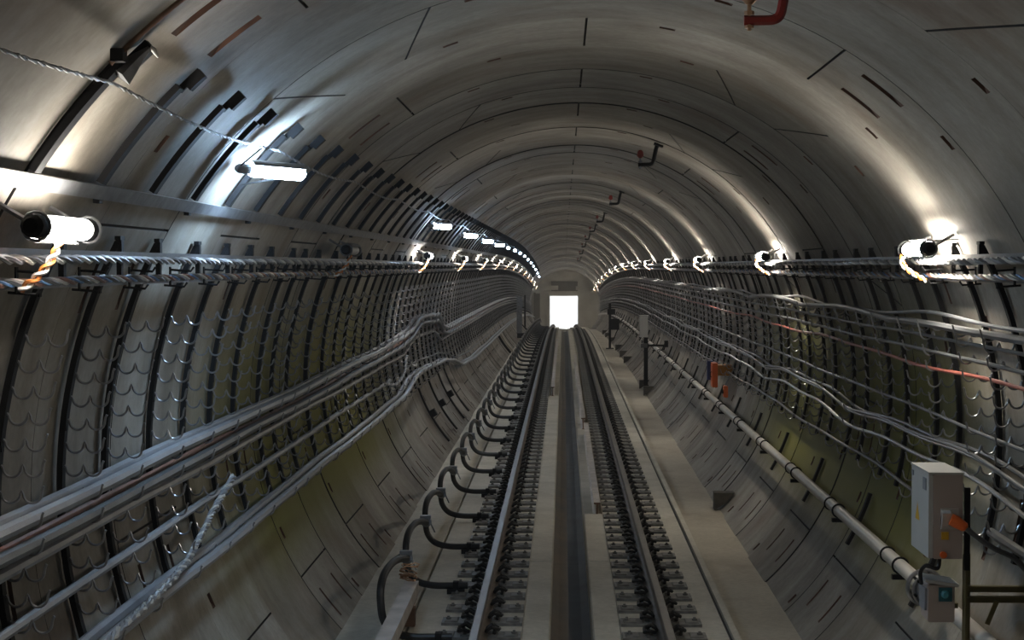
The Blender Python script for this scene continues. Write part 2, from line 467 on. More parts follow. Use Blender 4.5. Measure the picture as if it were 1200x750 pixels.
# ------------------------------------------------------------------ end of the tunnel
YE = 136.0; DE = drop(YE)
mb = MB()
def panel(x0, x1, z0, z1, y0, y1, mi=0):
    mb.box(((x0 + x1) / 2, (y0 + y1) / 2, (z0 + z1) / 2 + DE), (x1 - x0, y1 - y0, z1 - z0), mi)
panel(-3.2, -1.16, -0.6, 5.0, YE, YE + 0.4); panel(1.06, 3.2, -0.6, 5.0, YE, YE + 0.4)
panel(-1.16, 1.06, 2.42, 5.0, YE, YE + 0.4); panel(-1.16, 1.06, -0.8, -0.21, YE + 0.01, YE + 0.4)
struct(mb.build('wall_end', M['endgrey'], smooth=False))
mb = MB()
panel(-2.3, 2.3, 2.62, 2.80, YE - 0.25, YE - 0.003); panel(-1.35, -1.18, -0.2, 2.6, YE - 0.2, YE - 0.003); panel(1.08, 1.25, -0.2, 2.6, YE - 0.2, YE - 0.003)
panel(-1.6, -0.5, 4.02, 4.22, YE - 0.2, YE - 0.003); panel(0.3, 1.0, 4.2, 4.33, YE - 0.2, YE - 0.003); panel(-1.8, -0.5, 2.9, 3.25, YE - 0.2, YE - 0.003); panel(0.9, 1.9, 2.9, 3.2, YE - 0.2, YE - 0.003)
mb.box((0, YE - 0.06, 3.2 + DE), (2.1, 0.11, 0.78), 1); mb.box((-2.2, YE - 0.05, 1.2 + DE), (0.5, 0.09, 3.0), 1)
struct(mb.build('trim_1', [M['endgrey'], M['enddark']], smooth=False))
mb = MB()
panel(-3.5, 3.5, -0.7, -0.55, YE + 0.4, YE + 14); panel(-3.5, 3.5, 5.0, 5.15, YE + 0.4, YE + 14)
panel(-3.6, -3.5, -0.7, 5.1, YE + 0.4, YE + 14); panel(3.5, 3.6, -0.7, 5.1, YE + 0.4, YE + 14); panel(-3.6, 3.6, -0.7, 5.1, YE + 14, YE + 14.2)
struct(mb.build('wall_far_hall', M['white'], smooth=False))
for i in range(3):
    mb = MB(); mb.box((0, 0, 0), (3.2, 2.2, 0.08), 0)
    o = mb.build('hall_lamp', M['hall'], loc=(0, YE + 2.5 + 4 * i, 4.93 + DE), smooth=False)
    tag(o, 'bright lamp panel in the white hall beyond the tunnel mouth', 'lamp', 'lamps of the far hall')

# ------------------------------------------------------------------ rails
prof = [(-0.072, -0.170), (-0.072, -0.158), (-0.020, -0.142), (-0.010, -0.130), (-0.009, -0.055), (-0.030, -0.042), (-0.036, -0.034), (-0.036, -0.010),
        (-0.028, 0.0), (0.028, 0.0), (0.036, -0.010), (0.036, -0.034), (0.030, -0.042), (0.009, -0.055), (0.010, -0.130), (0.020, -0.142), (0.072, -0.158), (0.072, -0.170)]
def rail(x, label):
    root = None
    mb = MB()
    yy = [2.0, 20.0, 40.0, 54.0] + [54.0 + 3 * i for i in range(1, 28)]
    n = len(prof)
    for i in range(len(yy) - 1):
        p, q = yy[i], yy[i + 1]
        for a in range(n):
            b = (a + 1) % n
            top = a in (8, 9, 7)
            mb.shared([(x + prof[a][0], p, prof[a][1] + drop(p)), (x + prof[b][0], p, prof[b][1] + drop(p)),
                       (x + prof[b][0], q, prof[b][1] + drop(q)), (x + prof[a][0], q, prof[a][1] + drop(q))], 1 if top else 0)
    o = mb.build('running_rail', [M['rail'], M['railtop']], angle=30)
    return tag(o, label, 'rail')
rail(-0.7535, 'running rail beside the black hose loops, to the left of the drain trough')
rail(0.7535, 'running rail beside the plain concrete walkway, to the right of the drain trough')

# fasteners: baseplate with two spring clips and two anchor bolts
def fastener_parts():
    p = MB()
    p.box((0, 0, -0.188), (0.68, 0.25, 0.024)); p.box((0, 0, -0.170), (0.30, 0.17, 0.012))
    for s in (-1, 1):
        p.box((s * 0.115, 0, -0.155), (0.03, 0.11, 0.034)); p.box((s * 0.26, 0.0, -0.172), (0.12, 0.19, 0.012), taper=0.85)
    c = MB()
    pts = [(0.145, -0.085, -0.15), (0.16, -0.03, -0.115), (0.12, 0.01, -0.095), (0.075, 0.0, -0.12), (0.062, -0.04, -0.142),
           (0.075, -0.082, -0.125), (0.12, -0.09, -0.1), (0.19, -0.05, -0.125), (0.195, 0.05, -0.14), (0.14, 0.095, -0.12), (0.085, 0.07, -0.138)]
    pts = [(0.05 + (q[0] - 0.05) * 0.8, q[1], q[2]) for q in pts]
    c.tube(pts, 0.015, 6)
    bt = MB()
    bt.tube([(0, 0, -0.180), (0, 0, -0.152)], 0.022, 6); bt.tube([(0, 0, -0.152), (0, 0, -0.14)], 0.012, 6)
    return p, c, bt
P_, C_, B_ = fastener_parts()
plate_d = P_.data('base_plate', M['plate'], False)
clip_d = C_.data('spring_clip', M['clip'])
bolt_d = B_.data('anchor_bolt', M['plate'])
allm = MB()
def merge(dst, src, mi, fx=1, off=(0, 0, 0)):
    b = len(dst.v)
    dst.v += [(v[0] * fx + off[0], v[1] * fx + off[1], v[2] + off[2]) for v in src.v]
    dst.f += [tuple(b + i for i in f) for f in src.f]; dst.m += [mi] * len(src.f)
merge(allm, P_, 0)
for s in (-1, 1):
    merge(allm, C_, 1, s); merge(allm, B_, 0, s, (s * 0.285, 0, 0))
far_fast = allm.data('rail_fastener', [M['plate'], M['clip']])
SP = 0.556
for side, words in ((-1, 'under the rail beside the hose loops'), (1, 'under the rail beside the walkway')):
    for i in range(146):
        y = 13.80 + SP * i
        loc = (side * 0.7535, y, drop(y))
        grp = 'rail fasteners ' + words
        if i < 26:
            o = empty('rail_fastener', loc, f'rail fastener {words}, {nth(i + 1)} from the near end', 'rail fastener', grp)
            def ch(name, d, l=(0, 0, 0), flip=False):
                c = bpy.data.objects.new(name, d); C.objects.link(c); c.parent = o; c.location = l
                if flip: c.rotation_euler = (0, 0, PI)
            ch('base_plate', plate_d); ch('spring_clip', clip_d); ch('spring_clip', clip_d, flip=True)
            ch('anchor_bolt', bolt_d, (0.285, 0, 0)); ch('anchor_bolt', bolt_d, (-0.285, 0, 0))
        else:
            o = bpy.data.objects.new('rail_fastener', far_fast); C.objects.link(o); o.location = loc
            tag(o, f'small distant rail fastener {words}, beyond the twenty-sixth', 'rail fastener', grp)

# ------------------------------------------------------------------ black conduit hoses beside the rail
def spline(ctrl, per=6):
    P = [Vector(c) for c in ctrl]; out = []
    for i in range(len(P) - 1):
        p0 = P[max(0, i - 1)]; p1 = P[i]; p2 = P[i + 1]; p3 = P[min(len(P) - 1, i + 2)]
        for t in range(per):
            u = t / per
            out.append(0.5 * ((2 * p1) + (-p0 + p2) * u + (2 * p0 - 5 * p1 + 4 * p2 - p3) * u * u + (-p0 + 3 * p1 - 3 * p2 + p3) * u ** 3))
    out.append(P[-1]); return out
HS = 2.2
hose = MB()
hose.tube(spline([(-0.95, 0, -0.125), (-1.10, 0, -0.128), (-1.28, 0.0, -0.125), (-1.42, 0.02, -0.09), (-1.50, 0.04, 0.0), (-1.525, 0.06, 0.13),
                  (-1.53, 0.12, 0.25), (-1.52, 0.32, 0.325), (-1.50, 0.75, 0.335), (-1.50, 1.4, 0.255), (-1.49, 2.08, 0.14)], 7), 0.032, 10)
hose_d = hose.data('hose', M['hose'])
cl = MB(); cl.torus((-1.492, 1.97, 0.165), (0.0, 1, -0.2), 0.042, 0.014, 14, 6); cl.box((-1.50, 1.98, 0.215), (0.11, 0.07, 0.035)); cl.tube([(-1.53, 1.98, 0.215), (-1.61, 1.99, 0.16), (-1.64, 1.97, 0.08)], 0.009, 5); cl.tube([(-1.47, 1.98, 0.21), (-1.43, 1.96, 0.12), (-1.40, 1.95, 0.06)], 0.008, 5)
clamp_d = cl.data('hose_clamp', M['galvdull'])
sd = MB(); sd.box((-1.06, 0, -0.176), (0.16, 0.10, 0.046)); sd.box((-1.06, 0, -0.125), (0.05, 0.085, 0.075))
saddle_d = sd.data('floor_saddle', M['black'], False)
for i in range(42):
    y = 13.45 + HS * i
    lab = f'black hose looping up from the track bed, {nth(i + 1)} from the near end' if i < 20 else 'black hose loop in the dense far row beside the rail, beyond the twentieth'
    o = empty('conduit_hose', (0, y, drop(y)), lab, 'hose', 'black hose loops beside the rail')
    for nme, d in (('hose', hose_d), ('hose_clamp', clamp_d), ('floor_saddle', saddle_d)):
        c = bpy.data.objects.new(nme, d); C.objects.link(c); c.parent = o

# ------------------------------------------------------------------ cable bracket strips with wire cradles
def cradle_mesh():
    m = MB(); pts = [(0.0, 0, 0.012)]
    for c, r in ((0.052, 0.042), (0.150, 0.042)):
        for t in range(0, 11):
            a = PI + PI * t / 10
            pts.append((c + r * math.cos(a), 0, r * math.sin(a)))
        if c < 0.1: pts.append((0.101, 0, 0.016))
    pts.append((0.196, 0, 0.022)); pts.append((0.203, 0, 0.036))
    m.tube(pts, 0.0065, 5)
    return m
CR = cradle_mesh(); cradle_d = CR.data('cradle', M['galv'])

def arc_bar(mb, a0, a1, w, t, off=0.0, y=0.0, n=14, mi=0):
    """Flat bar bent to the wall: width w along the line, thickness t."""
    A = [a0 + (a1 - a0) * i / n for i in range(n + 1)]
    for i in range(n):
        p = [sec(A[i], off), sec(A[i], off + t), sec(A[i + 1], off + t), sec(A[i + 1], off)]
        b = len(mb.v)
        mb.v += [(x, y - w / 2, z) for x, z in p] + [(x, y + w / 2, z) for x, z in p]
        for f in ((0, 1, 2, 3), (7, 6, 5, 4), (1, 5, 6, 2), (0, 4, 5, 1), (2, 6, 7, 3), (3, 7, 4, 0)):
            mb.f.append(tuple(b + q for q in f)); mb.m.append(mi)

def ang(z, side):
    s = math.asin((z - ZT) / R)
    return math.degrees(s) if side > 0 else 180 - math.degrees(s)

ROWS = {-1: [2.50 - 0.118 * i for i in range(13)] + [0.93], 1: [2.40, 2.335, 2.222, 2.107, 1.99, 1.875, 1.76, 1.63, 1.49, 1.36, 1.22, 1.09]}
def strip_mesh(side, bottom):
    m = MB()
    aT, aB = ang(2.96, side), ang(bottom, side)
    arc_bar(m, aT, aB, 0.055, 0.030, 0.022, n=24)
    for z in (2.7, 2.0, 1.4):           # fixing nuts
        x = wall_x(z, 0.04, side); m.box((x, 0, z), (0.03, 0.035, 0.035))
    # peg standing above the cable tray
    x, z = sec(ang(2.93, side), 0.06); m.box((x, 0, z), (0.03, 0.05, 0.10)); m.box((x, 0, z + 0.06), (0.03, 0.085, 0.02)); m.box((x, 0, z - 0.08), (0.025, 0.04, 0.10))
    return m
def cradle_xform(side, z):
    x = wall_x(z, 0.053, side)
    return (x, 0, z)
for side in (-1, 1):
    bottom = 0.80 if side < 0 else 0.98
    sm = strip_mesh(side, bottom)
    near_d = sm.data('cable_bracket', M['black'], False)
    fm = strip_mesh(side, bottom)
    for z in ROWS[side]:
        x, _, zz = cradle_xform(side, z)
        merge(fm, CR, 1, -side, (x, 0, zz))
    far_d = fm.data('cable_bracket', [M['black'], M['galv']], False)
    if side < 0:
        ys_ = [7.61, 8.61, 9.44, 10.46, 11.39, 12.26, 13.14, 14.22, 14.88, 15.70, 16.90, 18.01]
        while ys_[-1] < 128: ys_.append(ys_[-1] + 0.93 + random.uniform(-0.08, 0.08))
    else:
        ys_ = [10.53, 11.27]
        while ys_[-1] < 128: ys_ += [ys_[-2] + 1.87, ys_[-1] + 1.87]
    where = 'wall above the hose loops' if side < 0 else 'wall above the fire main'
    grp = 'cable brackets on the ' + where
    for i, y in enumerate(ys_):
        if i < 20:
            o = bpy.data.objects.new('cable_bracket', near_d); C.objects.link(o); o.location = (0, y, drop(y))
            tag(o, f'black cable bracket on the {where}, {nth(i + 1)} from the near end', 'cable bracket', grp)
            for z in ROWS[side]:
                c = bpy.data.objects.new('cradle', cradle_d); C.objects.link(c); c.parent = o
                c.location = cradle_xform(side, z)
                if side > 0: c.rotation_euler = (0, 0, PI)
        else:
            o = bpy.data.objects.new('cable_bracket', far_d); C.objects.link(o); o.location = (0, y, drop(y))
            tag(o, f'distant crowded black cable bracket on the {where}, beyond the twentieth', 'cable bracket', grp)

# upper straps on the arch above the festoon side
um = MB(); arc_bar(um, 146.2, 134.2, 0.075, 0.03, 0.022, n=10); arc_bar(um, 133.8, 131.8, 0.06, 0.05, 0.022, y=0.07, n=2); arc_bar(um, 134.6, 133.4, 0.02, 0.03, 0.022, y=0.05, n=1)
us_d = um.data('arch_strap', M['black'], False)
y = 6.75; i = 0
while y < 118:
    o = bpy.data.objects.new('arch_strap', us_d); C.objects.link(o); o.location = (0, y, drop(y))
    lab = f'black strap on the arch above the flat rail, {nth(i + 1)} from near end' if i < 16 else 'distant short black strap on the arch above the flat rail, beyond the sixteenth'
    tag(o, lab, 'strap', 'black straps on the arch')
    i += 1; y += 0.98

# ------------------------------------------------------------------ long runs along the walls
def yrun(a, b):
    out = [a]
    while out[-1] < b:
        y = out[-1]; out.append(min(b, y + (0.31 if y < 22 else 0.62 if y < 50 else 2.0)))
    return out
def interp(tab, y):
    if y <= tab[0][0]: return tab[0][1]
    for (a, va), (b, vb) in zip(tab[:-1], tab[1:]):
        if y <= b:
            t = (y - a) / (b - a); t = t * t * (3 - 2 * t)
            return va + (vb - va) * t
    return tab[-1][1]
def long_cable(name, side, ztab, off, r, mat, label, cat, ya=2.5, yb=125.0, wig=0.012, n=8, seed=0, extra=None, offtab=None):
    rs = random.Random(seed); ph = rs.uniform(0, 6); ph2 = rs.uniform(0, 6)
    pts = []
    for y in yrun(ya, yb):
        z = interp(ztab, y); of = interp(offtab, y) if offtab else off
        fz = 1.0 if y < 26 else 0.45
        z += fz * wig * (math.sin(y * 1.9 + ph) * 0.5 + math.sin(y * 0.83 + ph2) + 1.0) * 0.5
        if extra: z += extra(y)
        pts.append((wall_x(z, of, side), y, z + drop(y)))
    mb = MB(); mb.tube(pts, r, n)
    return tag(mb.build(name, mat), label, cat)
def shift(tab, d): return [(a, b + d) for a, b in tab]
U1, U2 = 0.105, 0.203           # how far the two cradles of a bracket stand off the wall
TOP = [(4, 1.675), (16, 1.675), (21, 1.70), (25.2, 1.74), (26.5, 1.78), (28.8, 1.96), (32.6, 1.90), (34.2, 1.60), (35.5, 1.54), (125, 1.556)]
LOW = [(4, 0.93), (24, 0.93), (27.5, 1.09), (33, 1.00), (34.5, 0.92), (37.7, 0.66), (42, 0.60), (53, 0.57), (125, 0.57)]
MIDL = [(4, 1.438), (26, 1.438), (28.8, 1.62), (32.6, 1.58), (34.5, 1.34), (48, 1.32), (125, 1.32)]
G_ = 'heavy bundle on the wall above the hoses'
long_cable('power_cable', -1, TOP, U1, 0.034, M['cablegrey'], 'thick pale cable nearest the wall in the ' + G_, 'cable', seed=1)
long_cable('power_cable', -1, TOP, U2, 0.034, M['cablegrey'], 'thick pale cable lying foremost in the ' + G_, 'cable', seed=1)
long_cable('power_cable', -1, shift(TOP, -0.118), U2, 0.034, M['cabledark'], 'thick dark grey cable slung under the pale pair above the hoses', 'cable', seed=3)
long_cable('conduit_pipe', -1, MIDL, U1, 0.028, M['cablegrey'], 'single grey conduit running between the heavy upper bundle and the lower pair', 'conduit', seed=4)
long_cable('conduit_pipe', -1, shift(TOP, -0.122), U1, 0.024, M['brown'], 'thin red-brown conduit behind the dark cable of the heavy bundle', 'conduit', seed=5)
long_cable('conduit_pipe', -1, shift(MIDL, -0.236), U1, 0.026, M['cablegrey'], 'grey conduit close to the wall behind the twisted rope', 'conduit', seed=6, yb=24)
long_cable('power_cable', -1, LOW, U1, 0.036, M['cablegrey'], 'thick grey cable at the inner side of the lowest pair above the hoses', 'cable', seed=7)
long_cable('power_cable', -1, LOW, U2, 0.036, M['cablegrey'], 'thick grey cable at the outer side of the lowest pair above the hoses', 'cable', seed=7)
long_cable('power_cable', -1, shift(LOW, 0.142), U1 - 0.005, 0.018, M['cabledark'], 'thin dark cable running just above the lowest grey pair', 'cable', seed=9, ya=24.5)

# wall of the fire main
sagR = lambda y: 0.05 * abs(math.sin(y * 0.62 + 1.0)) * (1.0 if 13.5 < y < 30 else 0.2)
F = lambda z: [(4, z), (125, z)]
rest = lambda row, r: row - 0.0352 + r
long_cable('power_cable', 1, F(rest(2.40, 0.026)), U2, 0.026, M['cablemid'], 'thick pale cable, topmost heavy run on the wall above the fire main', 'cable', seed=11, extra=sagR, ya=2.5)
long_cable('power_cable', 1, F(2.425), U1, 0.014, M['cablegrey'], 'thin wavy pale cable lying behind the topmost heavy run', 'cable', seed=12, wig=0.05, ya=2.5)
long_cable('signal_cable', 1, F(rest(2.335, 0.012)), U2, 0.012, M['cablemid'], 'thin grey cable just under the topmost heavy run above the fire main', 'cable', seed=13, ya=2.5)
long_cable('signal_cable', 1, F(rest(2.222, 0.014)), U2, 0.014, M['cablemid'], 'thin grey cable in the row of cradles above the red cable', 'cable', seed=14, ya=2.5)
long_cable('signal_cable', 1, F(rest(2.107, 0.013)), U2, 0.013, M['cablered'], 'thin red cable sagging through the wire cradles above the fire main', 'cable', seed=15, wig=0.03, ya=2.5)
long_cable('signal_cable', 1, F(rest(1.76, 0.013)), U2, 0.013, M['cabledark'], 'lone thin dark cable midway between the red cable and the loose bundle', 'cable', seed=16, ya=2.5)
for q, (z, of, r, mt, lb) in enumerate([(1.49 - 0.002, 0.09, 0.016, 'cabledark', 'inner dark cable of the loose bundle above the orange box'),
                                       (1.49 - 0.010, 0.185, 0.016, 'cablemid', 'pale grey cable at the front of the loose bundle above the orange box'),
                                       (1.49 + 0.020, 0.222, 0.013, 'cabledark', 'thin dark cable riding on top of the loose bundle above the orange box'),
                                       (1.36 - 0.012, 0.195, 0.016, 'cablemid', 'grey cable sagging lowest in the loose bundle above the orange box')]):
    long_cable('power_cable', 1, F(z), of, r, M[mt], lb, 'cable', seed=20, wig=0.07, ya=2.5)
long_cable('signal_cable', 1, F(rest(1.09, 0.015)), U1, 0.015, M['cabledark'], 'thin dark cable along the bottom ends of the brackets above the fire main', 'cable', seed=26, wig=0.03, ya=12.5)
long_cable('power_cable', 1, F(1.16), 0.20, 0.03, M['cabledark'], 'short thick dark cable running past the back of the grey cabinet', 'cable', seed=27, wig=0.03, ya=2.5, yb=10.6)

# trays with twisted bundles
def tray(side, label):
    root = empty('cable_tray', (0, 0, 0), label, 'cable tray')
    mb = MB()
    for z, t, h, of in ((2.875, 0.018, 0.035, 0.112), (2.745, 0.018, 0.045, 0.076)):
        yy = yrun(4.0, 125.0)
        for p, q in zip(yy[:-1], yy[1:]):
            pass
        yy = [4, 30, 54] + [54 + 2 * i for i in range(1, 36)]
        for p, q in zip(yy[:-1], yy[1:]):
            x = wall_x(z, of, side)
            pr = [(x - t / 2, z - h / 2), (x + t / 2, z - h / 2), (x + t / 2, z + h / 2), (x - t / 2, z + h / 2)]
            for a in range(4):
                b = (a + 1) % 4
                mb.quad([(pr[a][0], p, pr[a][1] + drop(p)), (pr[b][0], p, pr[b][1] + drop(p)), (pr[b][0], q, pr[b][1] + drop(q)), (pr[a][0], q, pr[a][1] + drop(q))])
    mb.build('tray_rail', M['trayblack'], root, smooth=False)
    pg = MB()
    for z in (2.80, 2.71):
        x = wall_x(z, 0.08, side); pg.tube([(x, 0, z), (x - side * 0.118, 0, z - 0.008), (x - side * 0.135, 0, z + 0.016)], 0.006, 4)
    x = wall_x(2.75, 0.098, side); pg.box((x, 0, 2.762), (0.008, 0.03, 0.11))
    pd = pg.data('support_peg', M['black'])
    y = 5.2
    while y < 70:
        c = bpy.data.objects.new('support_peg', pd); C.objects.link(c); c.parent = root; c.location = (0, y, drop(y))
        y += 0.93
    return root
tray(-1, 'dark steel cable tray with pegs on the wall above the hose loops')
tray(1, 'dark steel cable tray with pegs on the wall above the fire main')
def twist(path, r_bundle, strands, pitch, nseg=5, ph=0.0):
    """strands: list of (radius, material index); returns one MB per strand."""
    P = [Vector(p) for p in path]; out = []
    d = [0.0]
    for a, b in zip(P[:-1], P[1:]): d.append(d[-1] + (b - a).length)
    for s, (r, mi) in enumerate(strands):
        pts = []
        for i, p in enumerate(P):
            t = (P[min(i + 1, len(P) - 1)] - P[max(0, i - 1)]).normalized()
            u = t.orthogonal().normalized() if abs(t.z) > 0.9 else (Vector((0, 0, 1)) - t * t.z).normalized()
            w = t.cross(u); a = 2 * PI * (d[i] / pitch + s / len(strands)) + ph
            pts.append(p + (u * math.cos(a) + w * math.sin(a)) * r_bundle)
        m = MB(); m.tube(pts, r, nseg); out.append((m, mi))
    return out
def bundle(side, z, off, strands, label, pitch, wob, seed, ya=5.0, yb=110):
    root = empty('twisted_cable', (0, 0, 0), label, 'cable')
    rs = random.Random(seed); ph = rs.uniform(0, 6)
    path = []; y = ya
    while y < yb:
        zz = z + wob * math.sin(y * 2.1 + ph) * math.sin(y * 0.7 + ph)
        path.append((wall_x(zz, off, side), y, zz + drop(y)))
        y += 0.06 if y < 26 else 0.15 if y < 45 else 2.5
    names = {'cablewhite': 'white_strand', 'cableorange': 'orange_strand', 'cabledark': 'dark_strand', 'cablegrey': 'grey_strand', 'cableblue': 'blue_strand', 'brown': 'brown_strand'}
    for m, mt in twist(path, 0.0125, strands, pitch):
        m.build(names[mt], M[mt], root)
for side, w in ((-1, 'tray above the hose loops'), (1, 'tray above the fire main')):
    bundle(side, 2.850, 0.163, [(0.0105, 'cablewhite'), (0.010, 'cablegrey'), (0.010, 'cabledark')], f'twisted white and grey cable on the upper pegs of the {w}', 0.42, 0.004, 31 + side)
    bundle(side, 2.755, 0.136, [(0.009, 'brown'), (0.0085, 'cablewhite'), (0.011, 'cabledark'), (0.006, 'cableblue')], f'twisted brown and white cable on lower pegs of the {w}', 0.5, 0.004, 41 + side)

# flat rail under the arch straps
mb = MB()
yy = [3.0, 30, 54] + [54 + 2 * i for i in range(1, 33)]
for p, q in zip(yy[:-1], yy[1:]):
    pr = [sec(147.9, 0.035), sec(147.9, 0.045), sec(146.4, 0.045), sec(146.4, 0.035)]
    for a in range(4):
        b = (a + 1) % 4
        mb.quad([(pr[a][0], p, pr[a][1] + drop(p)), (pr[b][0], p, pr[b][1] + drop(p)), (pr[b][0], q, pr[b][1] + drop(q)), (pr[a][0], q, pr[a][1] + drop(q))])
fr = mb.build('flat_rail', M['galvdull'], smooth=False)
tag(fr, 'long flat steel rail fixed along the arch beside the cold lamps', 'rail')
mb = MB(); x, z = sec(148.1, 0.025); mb.box((x, 0, z), (0.03, 0.06, 0.035)); rbd = mb.data('rail_bracket', M['black'], False); y = 6.0
while y < 60:
    c = bpy.data.objects.new('rail_bracket', rbd); C.objects.link(c); c.parent = fr; c.location = (0, y, drop(y)); y += 1.89

# ------------------------------------------------------------------ tube lamps
def tube_lamp(side, y, a, lit, label, grp, cordlen):
    x, z = sec(a, 0.21); z += drop(y)
    root = empty('tube_lamp', (x, y, z), label, 'lamp', grp)
    Lh = 0.30
    d = MB(); d.tube([(0, -Lh, 0), (0, -Lh + 0.02, 0), (0, Lh - 0.02, 0), (0, Lh, 0)], [0.035, 0.046, 0.046, 0.03], 14)
    d.build('diffuser', (M['warm'] if side < 0 else M['warmer']) if lit else M['deadlamp'], root)
    if True:      # shell added to hold the tube's light off nearby wall and ceiling
        h = MB(); c0 = math.atan2(sec(a, 0)[1] - (z - drop(y)), sec(a, 0)[0] - x)
        s0, s1 = (c0 + 0.2, c0 + 1.15) if side > 0 else (c0 - 0.35, c0 + 1.75) if y < 8 else (rad(30), rad(122))
        A = [s0 + (s1 - s0) * t / 10 for t in range(11)]
        for rr, flip in ((0.062, 0), (0.068, 1)):
            for p, q in zip(A[:-1], A[1:]):
                f = [(rr * math.cos(p), -0.30, rr * math.sin(p)), (rr * math.cos(q), -0.30, rr * math.sin(q)), (rr * math.cos(q), 0.30, rr * math.sin(q)), (rr * math.cos(p), 0.30, rr * math.sin(p))]
                h.shared(f[::-1] if flip else f)
        h.build('added_baffle', M['galvdull'], root)
    for s in (-1, 1):
        e = MB(); yy = s * (Lh + 0.002)
        e.tube([(0, yy, 0), (0, yy + s * 0.03, 0), (0, yy + s * 0.11, 0), (0, yy + s * 0.13, 0)], [0.046, 0.049, 0.046, 0.03], 12)
        e.build('end_cap', M['black'], root)
    for s in (-1, 1):
        b = MB()
        ux, uz = sec(a, 0.0); ux -= x; uz -= z - drop(y)
        b.tube([(0, s * 0.36, 0), (ux * 0.9, s * 0.36, uz * 0.9)], 0.012, 5); b.torus((0, s * 0.36, 0), (0, 1, 0), 0.056, 0.007, 14, 5)
        b.build('mounting_bracket', M['galv'], root)
    # curly supply cord dropping to the tray
    tx, tz = sec(ang(2.80, side), 0.195); tx -= x; tz -= (z - drop(y))
    y1 = -0.05 if side < 0 else 0.34
    path = [Vector((0 if side < 0 else -0.0, y1, -0.05 if side < 0 else 0.0)).lerp(Vector((tx, y1 - 0.05, tz)), t / 24) + Vector((-side * (0.03 if side < 0 else 0.09) * math.sin(PI * t / 24), 0, 0)) for t in range(25)]
    for (m, mt), nm in zip(twist(path, 0.012, [(0.009, 'warmcord'), (0.009, 'cableorange')], 0.09), ('white_cord', 'orange_cord')):
        m.build(nm, M[mt], root)
    return root
ny = 0
for i in range(14):
    y = 6.92 + 9.45 * i
    if i == 0: lab = 'lit white tube lamp with curly cord, alone at the photo\'s left edge'
    elif i == 1: lab = 'unlit tube lamp under the flat rail, second on the hose side'
    else: lab = f'lit tube lamp below the flat rail, {nth(i + 1)} along the hose side' if i < 8 else 'tiny far lit tube lamp below the flat rail on the hose side'
    tube_lamp(-1, y, 149.6, i != 1, lab, 'tube lamps on the hose side', 0)
ry = [11.5, 20.4, 30.2, 39.2, 48.9] + [48.9 + 9.3 * i for i in range(1, 10)]
for i, y in enumerate(ry):
    lab = f'lit tube lamp over the tray above the fire main, {nth(i + 1)} from the near end' if i < 9 else 'tiny far lit tube lamp over the tray above the fire main'
    tube_lamp(1, y, 29.3, True, lab, 'tube lamps on the fire main side', 0)

# cold lamps hanging on the twisted festoon cable
FA = 136.2
path = []; y = 3.0
while y < 124:
    sg = abs(math.sin(PI * (y - 6.75) / 3.92))
    x, z = sec(FA, 0.07 + 0.02 * sg); path.append((x, y, z - 0.035 * sg + drop(y))); y += 0.07 if y < 22 else 0.2 if y < 45 else 2.0
root = empty('festoon_cable', (0, 0, 0), 'thin twisted pale cable sagging along the arch beside the black straps', 'cable')
for (m, mt), nm in zip(twist(path, 0.0055, [(0.0052, 'cablegrey'), (0.0048, 'cabledark')], 0.20), ('pale_strand', 'dark_strand')):
    m.build(nm, M[mt], root)
cold_y = [10.35, 24.5, 32.0, 39.2, 46.4, 53.6, 61, 68.4, 76, 83.5, 91, 98.5, 106, 113.5, 121]
for i, y in enumerate(cold_y):
    x, z = sec(138.0, 0.20); z += drop(y)
    lab = ('long cold white lamp hanging beside the straps, first on the twisted cable' if i == 0 else
           f'cold blue-white lamp hanging from the twisted cable, {nth(i + 1)} from the near end' if i < 6 else 'tiny far cold lamp on the twisted cable')
    root = empty('festoon_lamp', (x, y, z), lab, 'lamp', 'cold lamps on the twisted cable')
    ax = Vector((0.62, 0.80 if i == 0 else 0.5, -0.02)).normalized(); hl = 0.22 if i == 0 else 0.15 if i < 5 else 0.05
    d = MB(); d.tube([-ax * hl, -ax * (hl - 0.03), ax * (hl - 0.02), ax * (hl - 0.006), ax * hl], [0.03, 0.045, 0.045, 0.036, 0.012], 14); d.build('bulb', M['coldnear'] if i == 0 else M['cold'], root)
    if i < 5:  # half shell added to keep cold light off the crown
        h = MB(); tu = Vector((math.sin(rad(138)), 0, -math.cos(rad(138)))); tu = (tu - ax * tu.dot(ax)).normalized(); tv = ax.cross(tu)
        A = [-0.95 + 1.5 * t / 12 for t in range(13)]
        for rr, flip in ((0.052, 0), (0.058, 1)):
            for p, q in zip(A[:-1], A[1:]):
                f = [(tu * math.cos(p) + tv * math.sin(p)) * rr - ax * hl, (tu * math.cos(q) + tv * math.sin(q)) * rr - ax * hl, (tu * math.cos(q) + tv * math.sin(q)) * rr + ax * hl, (tu * math.cos(p) + tv * math.sin(p)) * rr + ax * hl]
                h.shared(f[::-1] if flip else f)
        h.build('added_shade', M['galvdull'], root)
    e = MB(); e.tube([-ax * (hl + 0.10), -ax * (hl + 0.08), -ax * hl], [0.018, 0.03, 0.032], 10); e.build('socket', M['cablegrey'], root)
    w = MB(); px, pz = sec(FA, 0.09)
    w.tube([-ax * (hl + 0.09), (px - x, -0.05 - hl, pz - z + drop(y))], 0.006, 5)
    w.build('hanging_wire', M['black'], root); w = MB()
    hx, hz = sec(142.5, 0.07); w.tube([(0.0, 0.0, -0.045), (hx - x, 0.12, hz - z + drop(y))], 0.006, 5)
    w.build('hanging_wire', M['black'], root)

